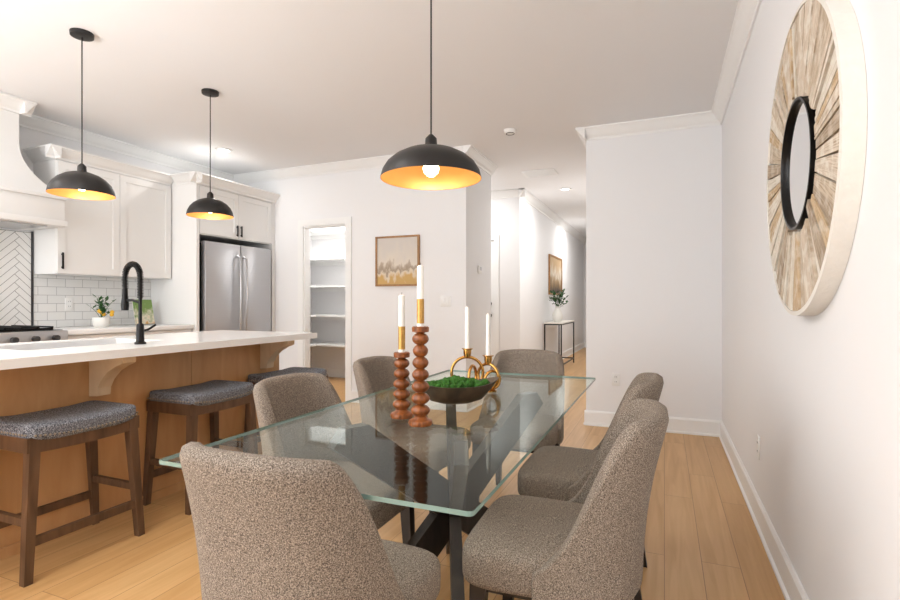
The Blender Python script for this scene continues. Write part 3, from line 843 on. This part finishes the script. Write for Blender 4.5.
# ---------------------------------------------------------------- wall mirror
g = group('wall_mirror', (XR, 2.02, 1.588), 0)
RO, RI = 0.486, 0.228
bm = bmesh.new(); uvl = bm.loops.layers.uv.new('UVMap')
ns = 52; rnd = random.Random(11); ang = 0; widths = [rnd.uniform(0.45, 1.7) for _ in range(ns)]; tot = sum(widths)
for k in range(ns):
    da = widths[k]/tot*2*math.pi; gp = rnd.uniform(0.003, 0.009); a0 = ang+gp; a1 = ang+da-gp; ang += da
    xo = -0.043-rnd.uniform(0, 0.010)
    ri = RI+rnd.uniform(-0.014, 0.014); mi = rnd.randrange(5); uo = rnd.uniform(0, 20)
    sk0 = rnd.uniform(-0.012, 0.012)
    def V(r, a, x): return bm.verts.new((x, r*math.cos(a), r*math.sin(a)))
    r_o = RO-0.002
    front = [V(ri, a0, xo+0.004), V(r_o, a0, xo), V(r_o, (a0+a1)/2, xo), V(r_o, a1, xo), V(ri, a1+sk0, xo+0.004)]
    back = [V(ri, a0, -0.02), V(r_o, a0, -0.02), V(r_o, (a0+a1)/2, -0.02), V(r_o, a1, -0.02), V(ri, a1+sk0, -0.02)]
    fl = [bm.faces.new(front)]
    for i in range(5): fl.append(bm.faces.new((front[i], back[i], back[(i+1) % 5], front[(i+1) % 5])))
    for f in fl:
        f.material_index = mi
        for lp in f.loops:
            c = lp.vert.co; rr = math.hypot(c.y, c.z)
            t = 0 if lp.vert in (front[0], front[1], back[0], back[1]) else (0.5 if lp.vert in (front[2], back[2]) else 1)
            lp[uvl].uv = (rr*3+uo, t*da*3+uo)
finish(bm, 'wood_slats', M_sl, g)
def ringmesh(nm, prof, m):
    bm = bmesh.new(); n = 96; rs = []
    for r, x in prof: rs.append([bm.verts.new((x, r*math.cos(2*math.pi*i/n), r*math.sin(2*math.pi*i/n))) for i in range(n)])
    for a, b in zip(rs, rs[1:]+rs[:1]):
        for i in range(n): bm.faces.new((a[i], a[(i+1) % n], b[(i+1) % n], b[i]))
    return finish(bm, nm, m, g, smooth=True)
ringmesh('outer_band', [(RO, -0.001), (RO+0.014, -0.001), (RO+0.014, -0.050), (RO, -0.052)], M_ww)
ringmesh('back_board', [(0.02, -0.001), (RO, -0.001), (RO, -0.02), (0.02, -0.02)], M_ww)
ringmesh('inner_rim', [(RI-0.026, -0.021), (RI-0.016, -0.021), (RI-0.014, -0.052), (RI-0.022, -0.052), (RI-0.026, -0.042)], M_black)
bm = bmesh.new(); n = 64
vs = [bm.verts.new((-0.038, (RI-0.019)*math.cos(2*math.pi*i/n), (RI-0.019)*math.sin(2*math.pi*i/n))) for i in range(n)]
vb = [bm.verts.new((-0.0205, v.co.y, v.co.z)) for v in vs]
bm.faces.new(vs[::-1]); bm.faces.new(vb)
for i in range(n): bm.faces.new((vs[i], vs[(i+1) % n], vb[(i+1) % n], vb[i]))
finish(bm, 'mirror_glass', M_mirror, g)

# ---------------------------------------------------------------- pictures
def picture(loc, rz, w, h, art, fm, fw=0.02):
    g = group('framed_picture', loc, rz)
    boxes('frame', [(-w/2, w/2, -0.03, -0.001, h/2-fw, h/2), (-w/2, w/2, -0.03, -0.001, -h/2, -h/2+fw), (-w/2, -w/2+fw, -0.03, -0.001, -h/2+fw, h/2-fw), (w/2-fw, w/2, -0.03, -0.001, -h/2+fw, h/2-fw)], fm, g)
    box('canvas', -w/2+fw, w/2-fw, -0.018, -0.001, -h/2+fw, h/2-fw, art, g)
picture((-2.70, YP, 1.59), 0, 0.54, 0.55, M_art1, M_frame)
picture((XH0, 9.7, 1.64), math.pi/2, 1.2, 0.72, M_art2, M_frame, 0.03)

# ---------------------------------------------------------------- hall console, vase
g = group('console_table', (0, 0, 0))
cx0, cx1, cy0, cy1 = XH0+0.03, XH0+0.33, 8.6, 9.9
box('top', cx0, cx1, cy0, cy1, 0.78, 0.80, M_ww, g, 0.003)
fr = []
for x in (cx0+0.002, cx1-0.022):
    for y in (cy0+0.002, cy1-0.022): fr.append((x, x+0.02, y, y+0.02, 0, 0.78))
for x in (cx0+0.002, cx1-0.022): fr += [(x, x+0.02, cy0+0.022, cy1-0.022, 0.76, 0.78), (x, x+0.02, cy0+0.022, cy1-0.022, 0.08, 0.10)]
for y in (cy0+0.002, cy1-0.022): fr += [(cx0+0.022, cx1-0.022, y, y+0.02, 0.76, 0.78), (cx0+0.022, cx1-0.022, y, y+0.02, 0.08, 0.10)]
boxes('frame', fr, M_black, g)

def leaves(g, nm, n, base, spread, h0, h1, ll, lw, seed):
    rnd = random.Random(seed); bm = bmesh.new(); bs = bmesh.new()
    for k in range(n):
        a = rnd.uniform(0, 2*math.pi); s = rnd.uniform(0.2, 1)*spread; hh = rnd.uniform(h0, h1)
        b0 = Vector(base); tip = b0+Vector((s*math.cos(a), s*math.sin(a), hh))
        mid = b0.lerp(tip, 0.5)+Vector((0, 0, 0.12*hh))
        addtube(bs, [b0, mid, tip], 0.0022, 5)
        for q in range(5):
            t = 0.45+0.55*q/4; p = mid.lerp(tip, (t-0.5)*2) if t > 0.5 else b0.lerp(mid, t*2)
            d = Vector((rnd.uniform(-1, 1), rnd.uniform(-1, 1), rnd.uniform(-0.2, 0.9))).normalized()
            sd = d.cross(Vector((0, 0, 1))).normalized()*lw
            v = [bm.verts.new(p), bm.verts.new(p+d*ll*0.5+sd), bm.verts.new(p+d*ll), bm.verts.new(p+d*ll*0.5-sd)]
            bm.faces.new(v)
    finish(bm, nm, M_leaf, g, recalc=False)
    finish(bs, nm+'_stems', M_leaf, g)
g = group('vase_with_greenery', (XH0+0.2, 8.9, 0.80))
lathe('vase', [(0, 0), (0.05, 0), (0.085, 0.05), (0.09, 0.12), (0.06, 0.2), (0.035, 0.24), (0.04, 0.27), (0.034, 0.27), (0.03, 0.24), (0, 0.2)], M_ceram, g)
leaves(g, 'foliage', 20, (0, 0, 0.22), 0.17, 0.1, 0.36, 0.09, 0.026, 5)
g = group('potted_plant', T(-4.78, 3.02, 0.91))
lathe('pot', [(0, 0), (0.05, 0), (0.065, 0.02), (0.068, 0.07), (0.062, 0.09), (0.056, 0.09), (0.056, 0.07), (0, 0.07)], M_ceram, g)
leaves(g, 'foliage', 14, (0, 0, 0.075), 0.1, 0.05, 0.2, 0.06, 0.016, 8)
bm = bmesh.new(); rnd = random.Random(2)
for k in range(6): bmesh.ops.create_icosphere(bm, subdivisions=2, radius=0.018, matrix=Matrix.Translation((rnd.uniform(-.06, .07), rnd.uniform(-.06, .06), 0.11+rnd.uniform(0, .05))))
finish(bm, 'lemons', M_pot, g, smooth='full')
g = group('cookbook', T(-4.93, 3.55, 0.915))
g.rotation_euler = (0, R(-12), 0)
box('cover', -0.004, 0.022, -0.095, 0.095, 0.0, 0.25, M_book, g)
box('pages', -0.02, -0.004, -0.09, 0.09, 0.006, 0.245, M_candle, g)

# ---------------------------------------------------------------- lighting
w = bpy.data.worlds.new('World'); sc.world = w; w.use_nodes = True
bg = w.node_tree.nodes['Background']; bg.inputs[0].default_value = (0.86, 0.93, 1, 1); bg.inputs[1].default_value = 1.0
def area(name, loc, rot, sx, sy, e, c=(1, 1, 1)):
    ld = bpy.data.lights.new(name, 'AREA'); ld.shape = 'RECTANGLE'; ld.size = sx; ld.size_y = sy; ld.energy = e; ld.color = c
    o = bpy.data.objects.new(name, ld); C.objects.link(o); o.location = loc; o.rotation_euler = rot
area('window_daylight', (-3.1, YF+0.1, 1.3), (R(90), 0, R(12)), 3.0, 2.1, 126, (0.95, 0.975, 1))  # added fill light inside the unseen rear wall, angled toward the kitchen
area('bounce_lamp', (-2.7, -0.7, 1.6), (R(180), 0, 0), 1.6, 1.6, 98, (0.95, 0.975, 1))  # unseen uplight added to brighten the ceiling, not a fixture of the room
ld = bpy.data.lights.new('pantry_lamp', 'POINT'); ld.energy = 40; ld.shadow_soft_size = 0.15; ld.color = (1, 0.97, 0.93)
o = bpy.data.objects.new('pantry_lamp', ld); C.objects.link(o); o.location = (-4.1, 5.7, 2.5)

# ---------------------------------------------------------------- camera
cd = bpy.data.cameras.new('camera'); cam = bpy.data.objects.new('camera', cd); C.objects.link(cam)
cd.sensor_width = 36; cd.lens = 515/900*36; cd.clip_start = 0.02
cd.shift_y = 0.0033
cam.location = (0, 0, 1.13); cam.rotation_euler = (R(90), 0, R(22.6))
sc.camera = cam
